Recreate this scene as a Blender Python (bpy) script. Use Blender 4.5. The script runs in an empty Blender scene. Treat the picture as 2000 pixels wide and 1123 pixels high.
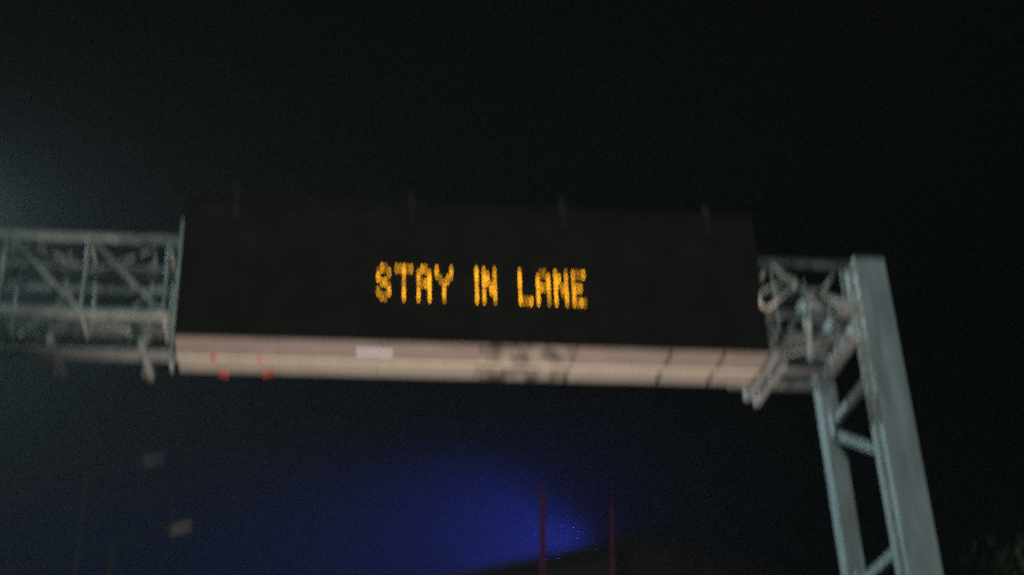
import bpy, bmesh, math, random
from mathutils import Vector, Matrix
random.seed(7)
scene = bpy.context.scene
col = scene.collection

# ------------------------------------------------------------------ camera
F_PX = 2704.19                       # focal length in photograph pixels (2000 wide)
CAM = Vector((1.4284, -12.5985, 1.5))
BZ = 7.732                           # height of the sign's underside
pit, yaw, rol = (math.radians(a) for a in (28.4726, 8.9195, -2.3156))
fwd = Vector((math.sin(yaw)*math.cos(pit), math.cos(yaw)*math.cos(pit), math.sin(pit)))
rt0 = Vector((math.cos(yaw), -math.sin(yaw), 0)); up0 = rt0.cross(fwd)
rgt = math.cos(rol)*rt0 + math.sin(rol)*up0
upv = -math.sin(rol)*rt0 + math.cos(rol)*up0
cd = bpy.data.cameras.new('camera'); cam = bpy.data.objects.new('camera', cd); col.objects.link(cam)
m = Matrix.Identity(4)
for i in range(3):
    m[i][0], m[i][1], m[i][2], m[i][3] = rgt[i], upv[i], -fwd[i], CAM[i]
cam.matrix_world = m
cd.sensor_width = 36; cd.lens = F_PX/2000*36
cd.clip_start = .05; cd.clip_end = 2000
cd.dof.use_dof = True; cd.dof.focus_distance = 4.6; cd.dof.aperture_fstop = .82; cd.dof.aperture_ratio = 2.7
scene.camera = cam

def at(px, py, Y):                   # a pixel's ray met with the upright plane y = Y
    d = fwd + (px-1000)/F_PX*rgt - (py-561.5)/F_PX*upv
    return CAM + d*((Y-CAM.y)/d.y)

# ------------------------------------------------------------------ night sky
w = bpy.data.worlds.new('World'); scene.world = w; w.use_nodes = True
nt = w.node_tree
sky = nt.nodes.new('ShaderNodeTexSky'); sky.sky_type = 'NISHITA'; sky.sun_disc = False
sky.sun_elevation = math.radians(-5); sky.sun_rotation = math.radians(250)
bg = nt.nodes['Background']; nt.links.new(sky.outputs[0], bg.inputs[0]); bg.inputs[1].default_value = .003
scene.view_settings.view_transform = 'Standard'; scene.view_settings.look = 'None'
scene.view_settings.exposure = 0; scene.view_settings.gamma = 1
scene.cycles.use_denoising = False
scene.cycles.sample_clamp_indirect = .5

# ------------------------------------------------------------------ materials
def mat(name, colour, rough=.6, metal=0., var=.25, scale=6., bump=.0, col2=None, emit=None, estr=0., stretch=None, thr=(.35, .65), spec=.5):
    mt = bpy.data.materials.new(name); mt.use_nodes = True
    t = mt.node_tree; b = t.nodes['Principled BSDF']
    b.inputs['Specular IOR Level'].default_value = spec; b.inputs['Roughness'].default_value = rough; b.inputs['Metallic'].default_value = metal
    tc = t.nodes.new('ShaderNodeTexCoord'); src = tc.outputs['Object']
    if stretch:
        mp = t.nodes.new('ShaderNodeMapping'); mp.inputs['Scale'].default_value = stretch
        t.links.new(src, mp.inputs[0]); src = mp.outputs[0]
    n = t.nodes.new('ShaderNodeTexNoise'); n.inputs['Scale'].default_value = scale; n.inputs['Detail'].default_value = 6
    t.links.new(src, n.inputs['Vector'])
    r = t.nodes.new('ShaderNodeValToRGB'); e = r.color_ramp.elements
    c2 = col2 or tuple(c*(1-var) for c in colour)
    e[0].position, e[1].position = thr
    e[0].color = (*c2, 1); e[1].color = (*colour, 1)
    t.links.new(n.outputs['Fac'], r.inputs[0]); t.links.new(r.outputs[0], b.inputs['Base Color'])
    if bump:
        bp = t.nodes.new('ShaderNodeBump'); bp.inputs['Strength'].default_value = bump; bp.inputs['Distance'].default_value = .02
        t.links.new(n.outputs['Fac'], bp.inputs['Height']); t.links.new(bp.outputs[0], b.inputs['Normal'])
    if emit:
        b.inputs['Emission Color'].default_value = (*emit, 1); b.inputs['Emission Strength'].default_value = estr
    return mt

M = {}
M['galv'] = mat('galvanised_steel', (.34, .38, .355), .75, 0, .4, 5, 0)
M['galv_col'] = mat('galvanised_column', (.37, .41, .42), .7, 0, .42, 5, .0, stretch=(1.6, 1.6, .3), thr=(.3, .7))
M['cap'] = mat('steel_plate', (.3, .32, .32), .6, .2, .3, 8)
M['dark_steel'] = mat('dark_painted_steel', (.05, .052, .05), .6, .0, .3, 8)
M['black'] = mat('matt_black_face', (.021, .019, .016), .9, 0, .35, 3, spec=.1)
M['black_frame'] = mat('black_frame', (.019, .0172, .0148), .9, 0, .3, 5, spec=.1)
M['strap'] = mat('strap_paint', (.029, .026, .023), .9, 0, .3, 6, spec=.1)
M['led_off'] = mat('unlit_led', (.02, .02, .017), .3, 0, .2, 9)
M['led'] = mat('amber_led', (.9, .5, .05), .4, 0, .1, 9, emit=(1, .42, .01), estr=7.5)
_t = M['led'].node_tree; _b = _t.nodes['Principled BSDF']
_tc = _t.nodes.new('ShaderNodeTexCoord'); _n = _t.nodes.new('ShaderNodeTexWhiteNoise'); _v = _t.nodes.new('ShaderNodeVectorMath'); _v.operation = 'SNAP'
_v.inputs[1].default_value = (.03807, 1, .056); _mr = _t.nodes.new('ShaderNodeMapRange'); _mr.inputs[3].default_value = 2.2; _mr.inputs[4].default_value = 9.5
_t.links.new(_tc.outputs['Object'], _v.inputs[0]); _t.links.new(_v.outputs[0], _n.inputs[0]); _t.links.new(_n.outputs[0], _mr.inputs[0]); _t.links.new(_mr.outputs[0], _b.inputs['Emission Strength'])
M['pink_panel'] = mat('soffit_front_paint', (.27, .228, .208), .5, 0, .2, 2.2, .05, stretch=(1, 3, 1))
M['tan_panel'] = mat('soffit_rear_paint', (.315, .292, .255), .5, 0, .2, 2.2, .05, stretch=(1, 3, 1))
M['stained'] = mat('soffit_stained', (.3, .265, .235), .6, 0, .2, 4.5, .05, col2=(.06, .052, .042), thr=(.42, .6))
M['trim'] = mat('bright_trim', (.78, .72, .60), .4, .1, .15, 5)
M['pale_glint'] = mat('pale_lilac_reflection', (.78, .76, .85), .5, 0, .3, 30)  # a pale reflection put into the colour
M['red_glint'] = mat('red_reflection_glow', (.6, .06, .03), .4, 0, .1, 9, emit=(1, .11, .04), estr=.22)  # red reflections on the underside, given as glow
M['asphalt'] = mat('asphalt', (.055, .055, .056), .85, 0, .3, 40, .2)
M['soil'] = mat('verge_grass_soil', (.05, .07, .03), .9, 0, .5, 3, .3)
M['paint'] = mat('road_paint', (.72, .72, .68), .6, 0, .25, 12)
M['concrete'] = mat('concrete', (.32, .31, .29), .85, 0, .25, 6, .2)
M['pole'] = mat('dark_pole', (.05, .055, .055), .6, .2, .25, 6)
M['night_pole'] = mat('black_pole', (.006, .006, .006), .9, 0, .3, 6, spec=0.)
M['bark'] = mat('bark', (.08, .06, .04), .9, 0, .4, 12, .5)
M['leaf'] = mat('leaf', (.045, .055, .028), .7, 0, .5, 1.5, spec=.1)
M['shed'] = mat('dark_cladding', (.014, .008, .008), .8, 0, .3, 2, spec=.05)
M['roof'] = mat('dark_roofing', (.014, .007, .007), .7, 0, .3, 2, spec=.05)
M['lens'] = mat('lamp_lens_cool', (.8, .85, .8), .3, 0, .05, 5, emit=(.72, 1, .95), estr=8)
M['smudge_dim'] = mat('smudge_glow_dim', (.03, .025, .02), .4, 0, .3, 6, emit=(1, .68, .45), estr=.05)  # smudge of light, given as glow on an added lamp
M['smudge_faint'] = mat('smudge_glow_faint', (.02, .015, .012), .4, 0, .3, 6, emit=(1, .6, .45), estr=.012)
M['uplight_lens'] = mat('added_uplight_lens', (.8, .7, .6), .3, 0, .05, 5, emit=(1, .75, .6), estr=8)  # lens of the added uplight
M['blue_glow'] = mat('reflected_blue_glow', (.1, .2, .8), .3, 0, .05, 5, emit=(.05, .15, 1), estr=4)  # lens of the added blue bar
M['red_streak'] = mat('red_streak_glow', (.02, .003, .004), .6, 0, .1, 5, spec=0., emit=(1, .1, .16), estr=.035)  # red reflected streak, given as glow
M['red_streak_faint'] = mat('faint_red_streak_glow', (.008, .002, .003), .6, 0, .1, 5, spec=0., emit=(1, .18, .5), estr=.016)

# ------------------------------------------------------------------ mesh helpers
def a_box(bm, lo, hi):
    xs, ys, zs = zip(lo, hi)
    v = [bm.verts.new((x, y, z)) for x in xs for y in ys for z in zs]
    for f in ((0,1,3,2), (4,6,7,5), (0,4,5,1), (2,3,7,6), (0,2,6,4), (1,5,7,3)):
        bm.faces.new([v[i] for i in f])
def a_bar(bm, p, q, w, h):
    p, q = Vector(p), Vector(q); d = (q-p).normalized()
    u = d.cross(Vector((0, 0, 1)) if abs(d.z) < .95 else Vector((0, 1, 0))).normalized(); n = u.cross(d)
    c = [(-w/2, -h/2), (w/2, -h/2), (w/2, h/2), (-w/2, h/2)]
    A = [bm.verts.new(p+u*a+n*b) for a, b in c]; B = [bm.verts.new(q+u*a+n*b) for a, b in c]
    bm.faces.new(A[::-1]); bm.faces.new(B)
    for i in range(4): bm.faces.new((A[i], A[(i+1) % 4], B[(i+1) % 4], B[i]))
def a_tube(bm, p, q, r0, r1=None, n=10):
    r1 = r0 if r1 is None else r1
    p, q = Vector(p), Vector(q); d = (q-p).normalized()
    u = d.cross(Vector((0, 0, 1)) if abs(d.z) < .95 else Vector((0, 1, 0))).normalized(); k = u.cross(d)
    A, B = [], []
    for i in range(n):
        a = 2*math.pi*i/n; o = u*math.cos(a)+k*math.sin(a)
        A.append(bm.verts.new(p+o*r0)); B.append(bm.verts.new(q+o*r1))
    bm.faces.new(A[::-1]); bm.faces.new(B)
    for i in range(n):
        f = bm.faces.new((A[i], A[(i+1) % n], B[(i+1) % n], B[i])); f.smooth = True
def obj(name, fill, mt, parent=None, off=(0, 0, 0)):
    bm = bmesh.new(); fill(bm)
    bmesh.ops.recalc_face_normals(bm, faces=bm.faces)
    if any(off): bmesh.ops.translate(bm, verts=bm.verts, vec=-Vector(off))
    me = bpy.data.meshes.new(name); bm.to_mesh(me); bm.free()
    me.materials.append(M[mt])
    o = bpy.data.objects.new(name, me); col.objects.link(o)
    if parent: o.parent = parent
    elif any(off): o.location = off
    return o
def tag(o, label=None, cat=None, group=None, kind=None):
    for k, v in (('label', label), ('category', cat), ('group', group), ('kind', kind)):
        if v: o[k] = v
    return o
def thing(name, loc, label, cat, group=None):
    o = bpy.data.objects.new(name, None); col.objects.link(o); o.location = loc
    return tag(o, label, cat, group)
class At:                                  # builds parts in world coordinates under an Empty
    def __init__(s, root): s.root, s.off = root, Vector(root.location)
    def __call__(s, name, fill, mt, parent=None):
        o = obj(name, fill, mt, None, s.off); o.location = (0, 0, 0)
        o.parent = parent or s.root
        return o
def box(lo, hi): return lambda bm: a_box(bm, lo, hi)
def bar(p, q, w, h): return lambda bm: a_bar(bm, p, q, w, h)
def tube(p, q, r, r1=None, n=10): return lambda bm: a_tube(bm, p, q, r, r1, n)

# ------------------------------------------------------------------ ground and road
tag(obj('ground', lambda bm: bm.faces.new([bm.verts.new(v) for v in ((-400, -300, -.12), (400, -300, -.12), (400, 700, -.12), (-400, 700, -.12))]), 'soil'), kind='structure')
road = tag(obj('road', box((-8.2, -280, -.5), (6.5, 650, 0)), 'asphalt'), kind='structure')
for X in (-2.2, -1.55, 6.1):
    obj('edge_line', box((X, -60, .002), (X+.13, 160, .006)), 'paint', road)
for X in (2.2, -5.0):
    for k in range(-3, 9):
        obj('lane_dash', box((X, k*9, .002), (X+.13, k*9+3.4, .006)), 'paint', road)
tag(obj('median_kerb', box((-2.05, -60, .0005), (-1.6, 160, .14)), 'concrete'), kind='structure')

# ------------------------------------------------------------------ gantry
g = thing('sign_gantry', (7.36, .95, 0), 'grey steel sign gantry with lattice beam and twin column towers', 'gantry'); G = At(g)
TY0, TY1, TZ0, TZ1 = .97, 1.75, BZ+.74, BZ+1.66
BAY, X0, NB = .86, -1.11-.86*9, 19
XL, XR = X0-.15, X0+BAY*NB+.15
for y in (TY0, TY1):
    for z in (TZ0, TZ1):
        G('chord', tube((XL, y, z), (XR, y, z), .05, n=12), 'galv')
for k in range(NB+1):
    x = X0+k*BAY
    for y in (TY0, TY1): G('vertical_brace', tube((x, y, TZ0), (x, y, TZ1), .024, n=8), 'galv')
    for z in (TZ0, TZ1): G('cross_brace', tube((x, TY0, z), (x, TY1, z), .024, n=8), 'galv')
    if k < NB:
        G('diagonal_brace', tube((x, TY0-.01, TZ1), (x+BAY, TY0-.01, TZ0), .032, n=8), 'galv')
        G('diagonal_brace', tube((x, TY1, TZ0), (x+BAY, TY1, TZ1), .026, n=8), 'galv')
        a, b = (TY0, TY1) if k % 2 else (TY1, TY0)
        G('lacing_bar', tube((x, a, TZ0), (x+BAY, b, TZ0), .024, n=8), 'galv')
        G('lacing_bar', tube((x, b, TZ1), (x+BAY, a, TZ1), .024, n=8), 'galv')
# cable tray hung under the rear chord
G('cable_tray', lambda bm: [a_box(bm, (XL, TY1-.2, TZ0-.16), (XR-.3, TY1+.05, TZ0-.145)), a_box(bm, (XL, TY1+.03, TZ0-.145), (XR-.3, TY1+.05, TZ0-.08))], 'cap')
for i in range(5):
    y = TY0+.1+i*.145
    G('walkway_bar', bar((XL, y, TZ0+.045), (XR-.3, y, TZ0+.045), .03, .03), 'galv')
for z in (TZ0+.3, TZ0+.6):
    G('handrail', tube((XL, TY0+.07, z), (XR-.3, TY0+.07, z), .015, n=8), 'galv')
    G('handrail', tube((XL, TY1-.07, z+.08), (XR-.3, TY1-.07, z+.08), .015, n=8), 'galv')
# uprights clamped to the beam, each with a foot arm reaching back
for X in (-2.4, -1.46, -.5):
    up = G('upright', lambda bm: [a_bar(bm, (X, TY1+.11, TZ0-.3), (X, TY1+.11, TZ1+.28), .05, .09)], 'cap')
    G('foot_arm', bar((X+.02, TY0+.25, TZ0-.2), (X+.05, TY1+.38, TZ0-.2), .07, .08), 'cap', up)
    for z in (TZ0, TZ1): G('clamp', box((X-.06, TY1-.07, z-.075), (X+.06, TY1+.07, z+.075)), 'cap', up)
# towers
def tower(x0, mirror=1):
    fx0, fx1, rx0, rx1 = x0-.17, x0+.175, x0+mirror*.09-.105, x0+mirror*.09+.105
    ztop_f, ztop_r = 8.86, TZ1+.1
    f = G('column', box((fx0, -.1, .2), (fx1, .22, ztop_f)), 'galv_col')
    G('cap_plate', box((fx0-.004, -.104, ztop_f), (fx1+.004, .224, ztop_f+.02)), 'cap', f)
    G('base_plate', box((fx0-.15, -.25, .14), (fx1+.15, .37, .2)), 'cap', f)
    G('seam_angle', bar((fx0-.012, .06, .2), (fx0-.012, .06, ztop_f-.02), .03, .06), 'galv', f)
    r = G('column', box((rx0, 1.8, .2), (rx1, 2.01, ztop_r)), 'galv_col')
    G('cap_plate', box((rx0-.03, 1.77, ztop_r), (rx1+.03, 2.04, ztop_r+.03)), 'cap', r)
    G('base_plate', box((rx0-.12, 1.68, .14), (rx1+.12, 2.13, .2)), 'cap', r)
    G('footing', box((x0-.55, -.6, -.4), (x0+.6, 2.45, .14)), 'concrete')
    for i, z in enumerate((7.72, 5.78, 3.84, 1.9)):
        G('strut', bar((x0+.02, .22, z), (x0+mirror*.09, 1.8, z), .07, .09), 'galv_col')
        G('tower_brace', bar((x0+mirror*.09, 1.8, z-.12), (x0+.02, .22, z-1.02), .06, .08), 'galv_col')
        for y, s in ((.22, 1), (1.8, -1)):
            G('gusset', box((x0+.02, min(y, y+s*.16), z-.2), (x0+.035, max(y, y+s*.16), z+.12)), 'galv_col')
    # seats that carry the beam
    for z in (TZ0-.11, 8.76):
        G('beam_seat', bar((x0+.02, .22, z), (x0+mirror*.09, 1.8, z), .12, .16), 'galv_col')
    G('knee_brace', bar((x0-mirror*.1, .22, ztop_f-.35), (x0-mirror*.15, 1.75, TZ0+.75), .06, .08), 'galv_col')
tower(7.36, 1)
tower(-8.75, -1)
# outrigger arms past the sign's right end and the service rail there
for X, a, b in ((6.2, -.02, 1.15), (6.36, .25, 1.3)):
    G('outrigger_arm', bar((X, a, BZ+.03), (X, b, BZ+.03), .07, .09), 'cap')
G('outrigger_tie', bar((6.2, TY1-.02, BZ+.45), (7.42, TY1-.02, BZ+.45), .06, .08), 'cap')
G('outrigger_post', bar((6.28, 1.2, BZ+.08), (6.28, TY1-.05, TZ0), .07, .07), 'cap')
rz = [at(1480, 562, -.02).z, at(1480, 617, -.02).z]
rail = G('service_rail', lambda bm: [a_tube(bm, (6.13, -.03, z), (6.62, -.03, z), .012, n=8) for z in rz] + [a_tube(bm, (6.6, -.03, rz[1]-.1), (6.6, -.03, rz[0]+.1), .014, n=8)], 'galv')
def loop(bm):
    P = [at(*p, -.05) for p in ((1484, 575), (1530, 546), (1556, 547), (1549, 563), (1500, 602), (1486, 596))]
    for i in range(len(P)): a_tube(bm, P[i], P[(i+1) % len(P)], .017, n=8)
    a_tube(bm, P[0]+(P[1]-P[0])*.5, P[4]+(P[3]-P[4])*.5, .014, n=8)
G('gate_loop', loop, 'trim', rail)
G('rail_stay', bar((6.6, -.03, rz[1]), (6.95, 1., rz[1]+.05), .05, .05), 'galv', rail)
G('rail_stay', bar((6.6, -.03, rz[0]), (7.2, .1, rz[0]-.1), .03, .03), 'galv', rail)

# ------------------------------------------------------------------ message sign
SW, SH, SD = 6.12, 1.66, .79
s = thing('message_sign', (SW/2, .42, BZ), 'black electronic message board showing amber STAY IN LANE on the gantry', 'message sign'); Sg = At(s)
Sg('cabinet', box((.02, .05, BZ+.03), (SW-.02, SD, BZ+SH)), 'black_frame')
nx, nz = 12, 3
fw, fh = (SW-.12)/nx, (SH-.12)/nz
for i in range(nx):
    for j in range(nz):
        x, z = .06+i*fw, BZ+.06+j*fh
        Sg('display_module', box((x+.0006, .012, z+.0006), (x+fw-.0006, .05, z+fh-.0006)), 'black')
for nme, lo, hi in (('bottom_trim', (0, -.012, BZ+.004), (SW, .05, BZ+.06)), ('top_trim', (0, -.012, BZ+SH-.06), (SW, .05, BZ+SH+.01)),
                    ('side_trim', (0, -.01, BZ+.06), (.06, .05, BZ+SH-.06)), ('side_trim', (SW-.06, -.01, BZ+.06), (SW, .05, BZ+SH-.06))):
    Sg(nme, box(lo, hi), 'black_frame')
# underside: two rows of soffit panels with a bright trim between
npan = 6; pw = SW/npan
for i in range(npan):
    x0, x1 = i*pw+.0015, (i+1)*pw-.0015
    st = i in (3,)
    def front(bm):
        v = [bm.verts.new(p) for p in ((x0, -.008, BZ), (x1, -.008, BZ), (x1, .37, BZ-.012), (x0, .37, BZ-.012), (x0, -.008, BZ+.03), (x1, -.008, BZ+.03), (x1, .37, BZ+.03), (x0, .37, BZ+.03))]
        for f in ((0,1,2,3), (7,6,5,4), (0,4,5,1), (1,5,6,2), (2,6,7,3), (3,7,4,0)): bm.faces.new([v[k] for k in f])
    Sg('soffit_panel', front, 'stained' if st else 'pink_panel')
    Sg('soffit_panel', box((x0, .44, BZ-.004), (x1, SD, BZ+.03)), 'stained' if st else 'tan_panel')
Sg('soffit_trim', lambda bm: a_box(bm, (0, .372, BZ-.026), (SW, .438, BZ+.028)), 'trim')
Sg('rear_lip', box((0, SD+.002, BZ+.01), (SW, SD+.03, BZ+.2)), 'dark_steel')
for X, a, b in ((5.05, .02, .77), (5.62, .02, .77)):
    Sg('soffit_rib', box((X, a, BZ-.03), (X+.022, .36, BZ-.0125)), 'dark_steel')
    Sg('soffit_rib', box((X, .48, BZ-.03), (X+.022, b, BZ-.006)), 'dark_steel')
for X in (.52, 2.36, 3.99, 5.6):
    Sg('hanger_strap', lambda bm: [a_box(bm, (X-.035, -.03, BZ+SH-.3), (X+.035, -.013, BZ+SH+.13)), a_box(bm, (X-.035, -.013, BZ+SH+.012), (X+.035, .3, BZ+SH+.04))], 'strap')
for X in (.04, 2.1, 4.1, SW-.08):
    Sg('mounting_rail', bar((X, SD+.066, BZ+.25), (X, SD+.066, TZ1+.12), .07, .125), 'galv')
for X, zt in ((-.08, BZ+1.72), (-.02, BZ+1.3)):
    Sg('edge_channel', box((X-.02, .06 if X > -.05 else .6, BZ+.02), (X+.012, .1 if X > -.05 else .86, zt)), 'galv')
Sg('side_panel', box((-.006, .12, BZ+.03), (.018, .58, BZ+1.2)), 'cap')
for (X, Y, dx) in ((.37, .40, .03), (.45, .78, .05), (.84, .43, .03), (.91, .74, -.06)):  # glowing bars stand in for red reflections in the soffit
    Sg('red_glint_bar', bar((X-dx, Y-.03, BZ-.03), (X+dx, Y+.03, BZ-.03), .022, .02), 'red_glint')
Sg('pale_glint_patch', box((1.8, .12, BZ-.03), (2.17, .22, BZ-.013)), 'pale_glint')  # flat patch coloured like a white reflection in the soffit

FONT = {'S': ['.XX.', 'X..X', 'X...', '.XX.', '...X', 'X..X', '.XX.'], 'T': ['XXXXX']+['..X..']*6,
        'A': ['.XX.', 'X..X', 'X..X', 'XXXX', 'X..X', 'X..X', 'X..X'],
        'Y': ['X...X', 'X...X', '.X.X.', '..X..', '..X..', '..X..', '..X..'], 'I': ['X']*7,
        'N': ['X..X', 'XX.X', 'XX.X', 'X.XX', 'X.XX', 'X..X', 'X..X'], 'L': ['X...']*6+['XXXX'],
        'E': ['XXXX', 'X...', 'X...', 'XXX.', 'X...', 'X...', 'XXXX']}
PX, PZ, TX, TZ = .03807, .056, 2.0075, BZ+.53
def dot(bm, x, z, r):
    n = 8
    A = [bm.verts.new((x+r*math.cos(2*math.pi*i/n), -.004, z+r*math.sin(2*math.pi*i/n))) for i in range(n)]
    B = [bm.verts.new((v.co.x, .013, v.co.z)) for v in A]
    bm.faces.new(A)
    for i in range(n): bm.faces.new((A[i], A[(i+1) % n], B[(i+1) % n], B[i]))
LIT = set()
for ch, c0 in zip('STAYINLANE', (0, 5, 11, 16, 27, 29, 39, 44, 49, 54)):
    pts = [(c0+c, 6-r) for r, row in enumerate(FONT[ch]) for c, v in enumerate(row) if v == 'X']
    LIT.update(pts)
    l = Sg('lit_letter', lambda bm: [dot(bm, TX+c*PX, TZ+r*PZ, .0088) for c, r in pts], 'led')
    l['label'] = 'amber lit letter ' + ch; l['kind'] = 'stuff'

# ------------------------------------------------------------------ street lamps
def street_lamp(loc, h, arm, label, lens, group=None, power=0., pm='pole', colour=(1, 1, 1), tilt=.12, head=1.0):
    t = thing('street_lamp', loc, label, 'street lamp', group); T = At(t); b = Vector(loc)
    top = b+Vector((0, 0, h)); av = Vector(arm); tip = top+av+Vector((0, 0, av.length*tilt))
    T('pole', tube(b+Vector((0, 0, .05)), top, .11, .06, 12), pm)
    T('base_plate', box(b+Vector((-.2, -.2, 0)), b+Vector((.2, .2, .05))), pm)
    T('arm', tube(top-Vector((0, 0, .08)), tip, .045, .035, 10), pm)
    d = (tip-top).normalized()
    def hd(bm):
        prof = ((-.05, .05, .04), (.1, .1, .07), (.4, .15, .085), (.65, .13, .07), (.8, .05, .03))
        u = d.cross(Vector((0, 0, 1))).normalized(); k = u.cross(d); rings = []
        for s_, wd, ht in prof:
            rings.append([bm.verts.new(tip+d*s_*head+u*wd*head*math.cos(a)+k*(max(math.sin(a), -.45)*ht*head)) for a in [2*math.pi*i/12 for i in range(12)]])
        for A, B in zip(rings, rings[1:]):
            for i in range(12): bm.faces.new((A[i], A[(i+1) % 12], B[(i+1) % 12], B[i]))
        bm.faces.new(rings[0][::-1]); bm.faces.new(rings[-1])
    hh = T('lamp_head', hd, pm)
    u = d.cross(Vector((0, 0, 1))).normalized(); k = u.cross(d)
    c = tip+d*.42*head-k*.035*head
    def ln(bm):
        R0 = [bm.verts.new(c+d*.27*head*math.cos(a)+u*.12*head*math.sin(a)) for a in [2*math.pi*i/14 for i in range(14)]]
        R1 = [bm.verts.new(c-k*.07*head+d*.2*head*math.cos(a)+u*.085*head*math.sin(a)) for a in [2*math.pi*i/14 for i in range(14)]]
        bm.faces.new(R0); bm.faces.new(R1[::-1])
        for i in range(14): bm.faces.new((R0[i], R0[(i+1) % 14], R1[(i+1) % 14], R1[i]))
    T('lens', ln, lens, hh)
    if power:
        ld = bpy.data.lights.new('street_lamp_light', 'POINT'); ld.energy = power; ld.color = colour; ld.shadow_soft_size = .25
        lo = bpy.data.objects.new('street_lamp_light', ld); col.objects.link(lo); lo.parent = t
        lo.location = c-k*.25-b
    return t
la = at(-175, 400, 14.)
street_lamp((la.x-1.4, la.y, -.12), la.z, (.9, 0, 0), 'cool white street lamp beyond the gantry at far left', 'lens', power=9500, colour=(.66, .95, 1.))
street_lamp((-1.82, -15.5, .14), 10., (2.2, .2, 0), 'cool white street lamp on the median behind the viewer', 'lens', power=3300, colour=(.86, 1., .97))
# two made-up lamps that draw dim smudges of light at lower left
for (px, py), Y, lens, lab, hs in (((352, 1030), 25, 'smudge_dim', 'added lamp drawing a dim tan smudge of light, lower of two at left', 1.3),
                                   ((296, 897), 26, 'smudge_faint', 'added lamp drawing a faint brownish smudge of light, higher of two at left', 1.4)):
    p = at(px-40, py+12, Y)
    street_lamp((p.x-1.2, p.y, -.12), p.z-.1, (1.2, .1, 0), lab, lens, 'added lamps for dim smudges of light', head=hs, tilt=.3, pm='night_pole')

# added ground lamp, stands in for the traffic's glow on the sign's underside
fl = thing('added_uplight', (3.06, .3, .007), 'added warm uplight on the road directly below the sign', 'added uplight'); FL = At(fl); fb = Vector(fl.location)
FL('stand', lambda bm: [a_box(bm, fb+Vector((-.25, -.18, 0)), fb+Vector((.25, .18, .03))), a_bar(bm, fb+Vector((-.2, 0, .03)), fb+Vector((-.2, 0, .3)), .03, .05), a_bar(bm, fb+Vector((.2, 0, .03)), fb+Vector((.2, 0, .3)), .03, .05)], 'pole')
hs_ = FL('housing', lambda bm: [a_box(bm, fb+Vector((-.18, -.13, .14)), fb+Vector((.18, .13, .33)))], 'pole')
FL('lens', box(fb+Vector((-.16, -.11, .332)), fb+Vector((.16, .11, .345))), 'uplight_lens', hs_)
ld = bpy.data.lights.new('added_uplight_light', 'SPOT'); ld.energy = 2300; ld.color = (1, .82, .70); ld.spot_size = math.radians(66); ld.spot_blend = .4; ld.shadow_soft_size = .15
lo = bpy.data.objects.new('added_uplight_light', ld); col.objects.link(lo); lo.parent = fl; lo.location = (0, 0, .4)
lo.rotation_euler = (math.pi, 0, 0)

# ------------------------------------------------------------------ made-up hall and blue lights in place of a dashboard reflection
BY = 26.
rp, ep = at(1238, 1046, BY), at(850, 1126, BY)
sl = (rp.z-ep.z)/(rp.x-ep.x)
half = 9.0
hall = thing('added_hall', (rp.x, BY+5, -.12), 'added dark gable-roofed hall edging the blue reflected glow', 'added building'); H = At(hall)
ez = rp.z-sl*half
def gable(bm):
    P = [(rp.x-half, -.12), (rp.x+half, -.12), (rp.x+half, ez-.2), (rp.x, rp.z-.2), (rp.x-half, ez-.2)]
    A = [bm.verts.new((x, BY+.3, z)) for x, z in P]; B = [bm.verts.new((x, BY+10, z)) for x, z in P]
    bm.faces.new(A); bm.faces.new(B[::-1])
    for i in range(5): bm.faces.new((A[i], A[(i+1) % 5], B[(i+1) % 5], B[i]))
H('wall', gable, 'shed')
for sgn in (-1, 1):
    H('roof_slope', lambda bm: a_bar(bm, (rp.x+sgn*(half+.4)/2, BY, rp.z-sl*(half+.4)/2-.1), (rp.x+sgn*(half+.4)/2, BY+10.3, rp.z-sl*(half+.4)/2-.1), math.hypot(half+.4, sl*(half+.4)), .18) , 'roof').name
for o in [c for c in hall.children if c.name.startswith('roof_slope')]:
    me = o.data; cx = sum((v.co.x for v in me.vertices))/8; cz = sum((v.co.z for v in me.vertices))/8
    a = math.atan(sl)*(1 if cx > 0 else -1)
    me.transform(Matrix.Translation((cx, 0, cz)) @ Matrix.Rotation(a, 4, 'Y') @ Matrix.Translation((-cx, 0, -cz)))
L0, L1 = Vector((rp.x-.5, BY+2.2, rp.z-sl*.5+.02)), Vector((rp.x-4.6, BY+2.2, rp.z-sl*4.6+.02))
bl = thing('added_blue_bar', (L0+L1)/2, 'added long blue bar making the reflected glow above the dark hall', 'added glow bar'); BL = At(bl)  # bar added to make the blue reflected glow
bh = BL('housing', bar(L0, L1, .3, .12), 'pole')
BL('lens', bar(L0+Vector((-.05, 0, .065)), L1+Vector((.05, 0, .065)), .24, .008), 'blue_glow', bh)
for k in (.1, .5, .9):
    q = L0.lerp(L1, k); BL('bracket', box(q+Vector((-.04, -.1, -.12)), q+Vector((.04, .1, -.06))), 'pole')
ld = bpy.data.lights.new('added_blue_bar_light', 'AREA'); ld.shape = 'RECTANGLE'; ld.size = (L1-L0).length; ld.size_y = .24
ld.energy = 2600; ld.color = (.07, .09, 1)
lo = bpy.data.objects.new('added_blue_bar_light', ld); col.objects.link(lo); lo.parent = bl
ax = (L1-L0).normalized(); nz_ = Vector((0, 0, 1)) + Vector((-.35, .35, 0)); nz_ = (nz_-ax*nz_.dot(ax)).normalized()   # emits along nz_
zc = -nz_; yc = zc.cross(ax); R3 = Matrix((ax, yc, zc)).transposed()
lo.matrix_local = Matrix.Translation((0, 0, .12)) @ R3.to_4x4()
ld = bpy.data.lights.new('added_blue_bar_spot', 'SPOT'); ld.energy = 76000; ld.color = (.045, .075, 1); ld.spot_size = math.radians(88); ld.spot_blend = 1.; ld.shadow_soft_size = .9  # spot added to strengthen the blue glow
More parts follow.
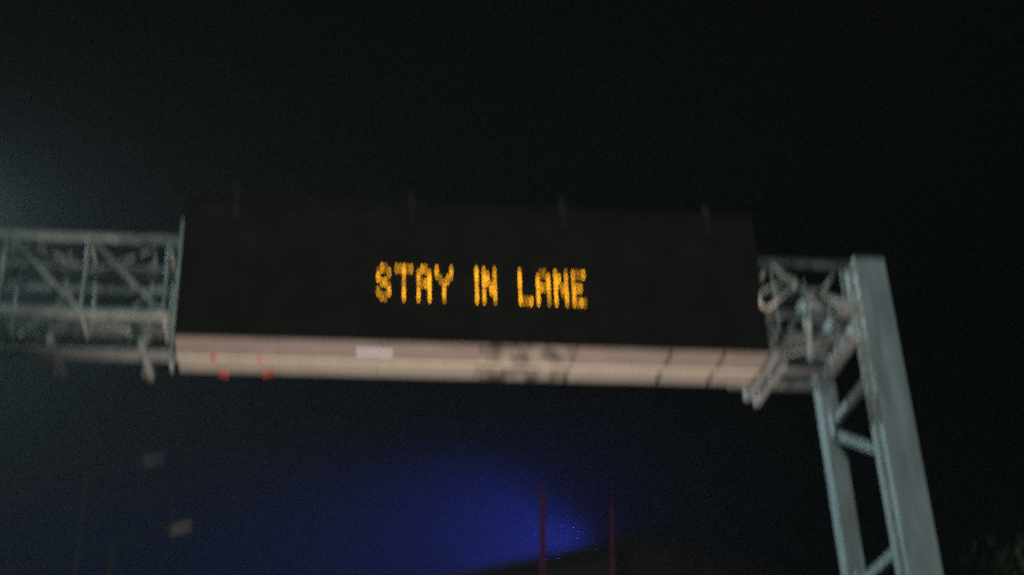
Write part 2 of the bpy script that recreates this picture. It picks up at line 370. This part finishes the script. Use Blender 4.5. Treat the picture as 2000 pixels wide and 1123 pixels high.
lo = bpy.data.objects.new('added_blue_bar_spot', ld); col.objects.link(lo); lo.parent = bl
lo.location = L0-(L0+L1)/2+Vector((-.3, 0, .5)); lo.rotation_euler = Vector((-.75, .6, .28)).to_track_quat('-Z', 'Y').to_euler()
for (pxs, lab, mtn, r) in ((((1180, 985), (1163, 1123)), 'added thin red glowing post for a reflected streak, brighter of two', 'red_streak', .05),
                      (((1046, 950), (1034, 1123)), 'added faint wide red glowing post for a reflected streak, at left', 'red_streak_faint', .13)):
    tp = at(*pxs[0], BY-1.5); bt = at(*pxs[1], BY-1.5)  # glowing posts added to draw two red reflected streaks
    t = thing('red_streak_post', (tp.x, BY-1.5, -.12), lab, 'added glow post', 'added red streak posts before the hall'); T = At(t)
    T('mast', tube((tp.x, BY-1.5, -.12), (tp.x, BY-1.5, bt.z-2), .09, .06, 10), 'pole')
    T('streak_tube', tube((tp.x-.02, BY-1.5, bt.z-2), (tp.x+.22, BY-1.5, tp.z), r, r*.5, 10), mtn)
    T('collar', tube((tp.x, BY-1.5, bt.z-2.1), (tp.x, BY-1.5, bt.z-1.95), r*1.3, r*1.3, 10), 'night_pole')

# ------------------------------------------------------------------ tree at the lower right
tp = at(1992, 1096, 3.)
tr = thing('roadside_tree', (tp.x+.35, 3.2, -.12), 'dim green leafy tree top at the lower right corner', 'tree'); T = At(tr); b = Vector(tr.location)
H_ = tp.z-b.z
def trunk(bm):
    p = b.copy(); r = .16
    nodes = [p+Vector((.05*math.sin(i*1.7), .06*math.cos(i*1.3), H_*.75*i/6)) for i in range(7)]
    for i in range(6): a_tube(bm, nodes[i], nodes[i+1], r*(1-i*.12), r*(1-(i+1)*.12), 8)
    for i in range(10):
        q = nodes[3+i % 4]; a = i*2.4
        a_tube(bm, q, q+Vector((math.cos(a)*1.1, math.sin(a)*1.1, .7+.1*(i % 3))), .05, .015, 6)
T('trunk', trunk, 'bark')
def crown(bm):
    cs = [Vector((random.gauss(0, .6), random.gauss(0, .6), H_-.1-abs(random.gauss(0, 1.1)))) for _ in range(40)]
    for c in cs:
        c.z = min(c.z, H_-.15)
        for _ in range(90):
            p = b+c+Vector((random.gauss(0, .2), random.gauss(0, .2), random.gauss(0, .17)))
            n = Vector((random.gauss(0, 1), random.gauss(0, 1), random.gauss(.5, 1))).normalized()
            u = n.orthogonal().normalized(); k = n.cross(u); L = random.uniform(.05, .09)
            bm.faces.new([bm.verts.new(p+x) for x in (-u*L, k*L*.45, u*L, -k*L*.45)])
T('crown', crown, 'leaf')

# ------------------------------------------------------------------ night haze
hz = bpy.data.materials.new('night_haze'); hz.use_nodes = True; t = hz.node_tree
t.nodes.remove(t.nodes['Principled BSDF'])
pv = t.nodes.new('ShaderNodeVolumePrincipled'); pv.inputs['Density'].default_value = .00055; pv.inputs['Color'].default_value = (.9, .93, .95, 1)
t.links.new(pv.outputs[0], t.nodes['Material Output'].inputs['Volume']); M['haze'] = hz
tag(obj('haze', box((-420, -320, -1.2), (420, 720, 18.8)), 'haze'), kind='stuff')
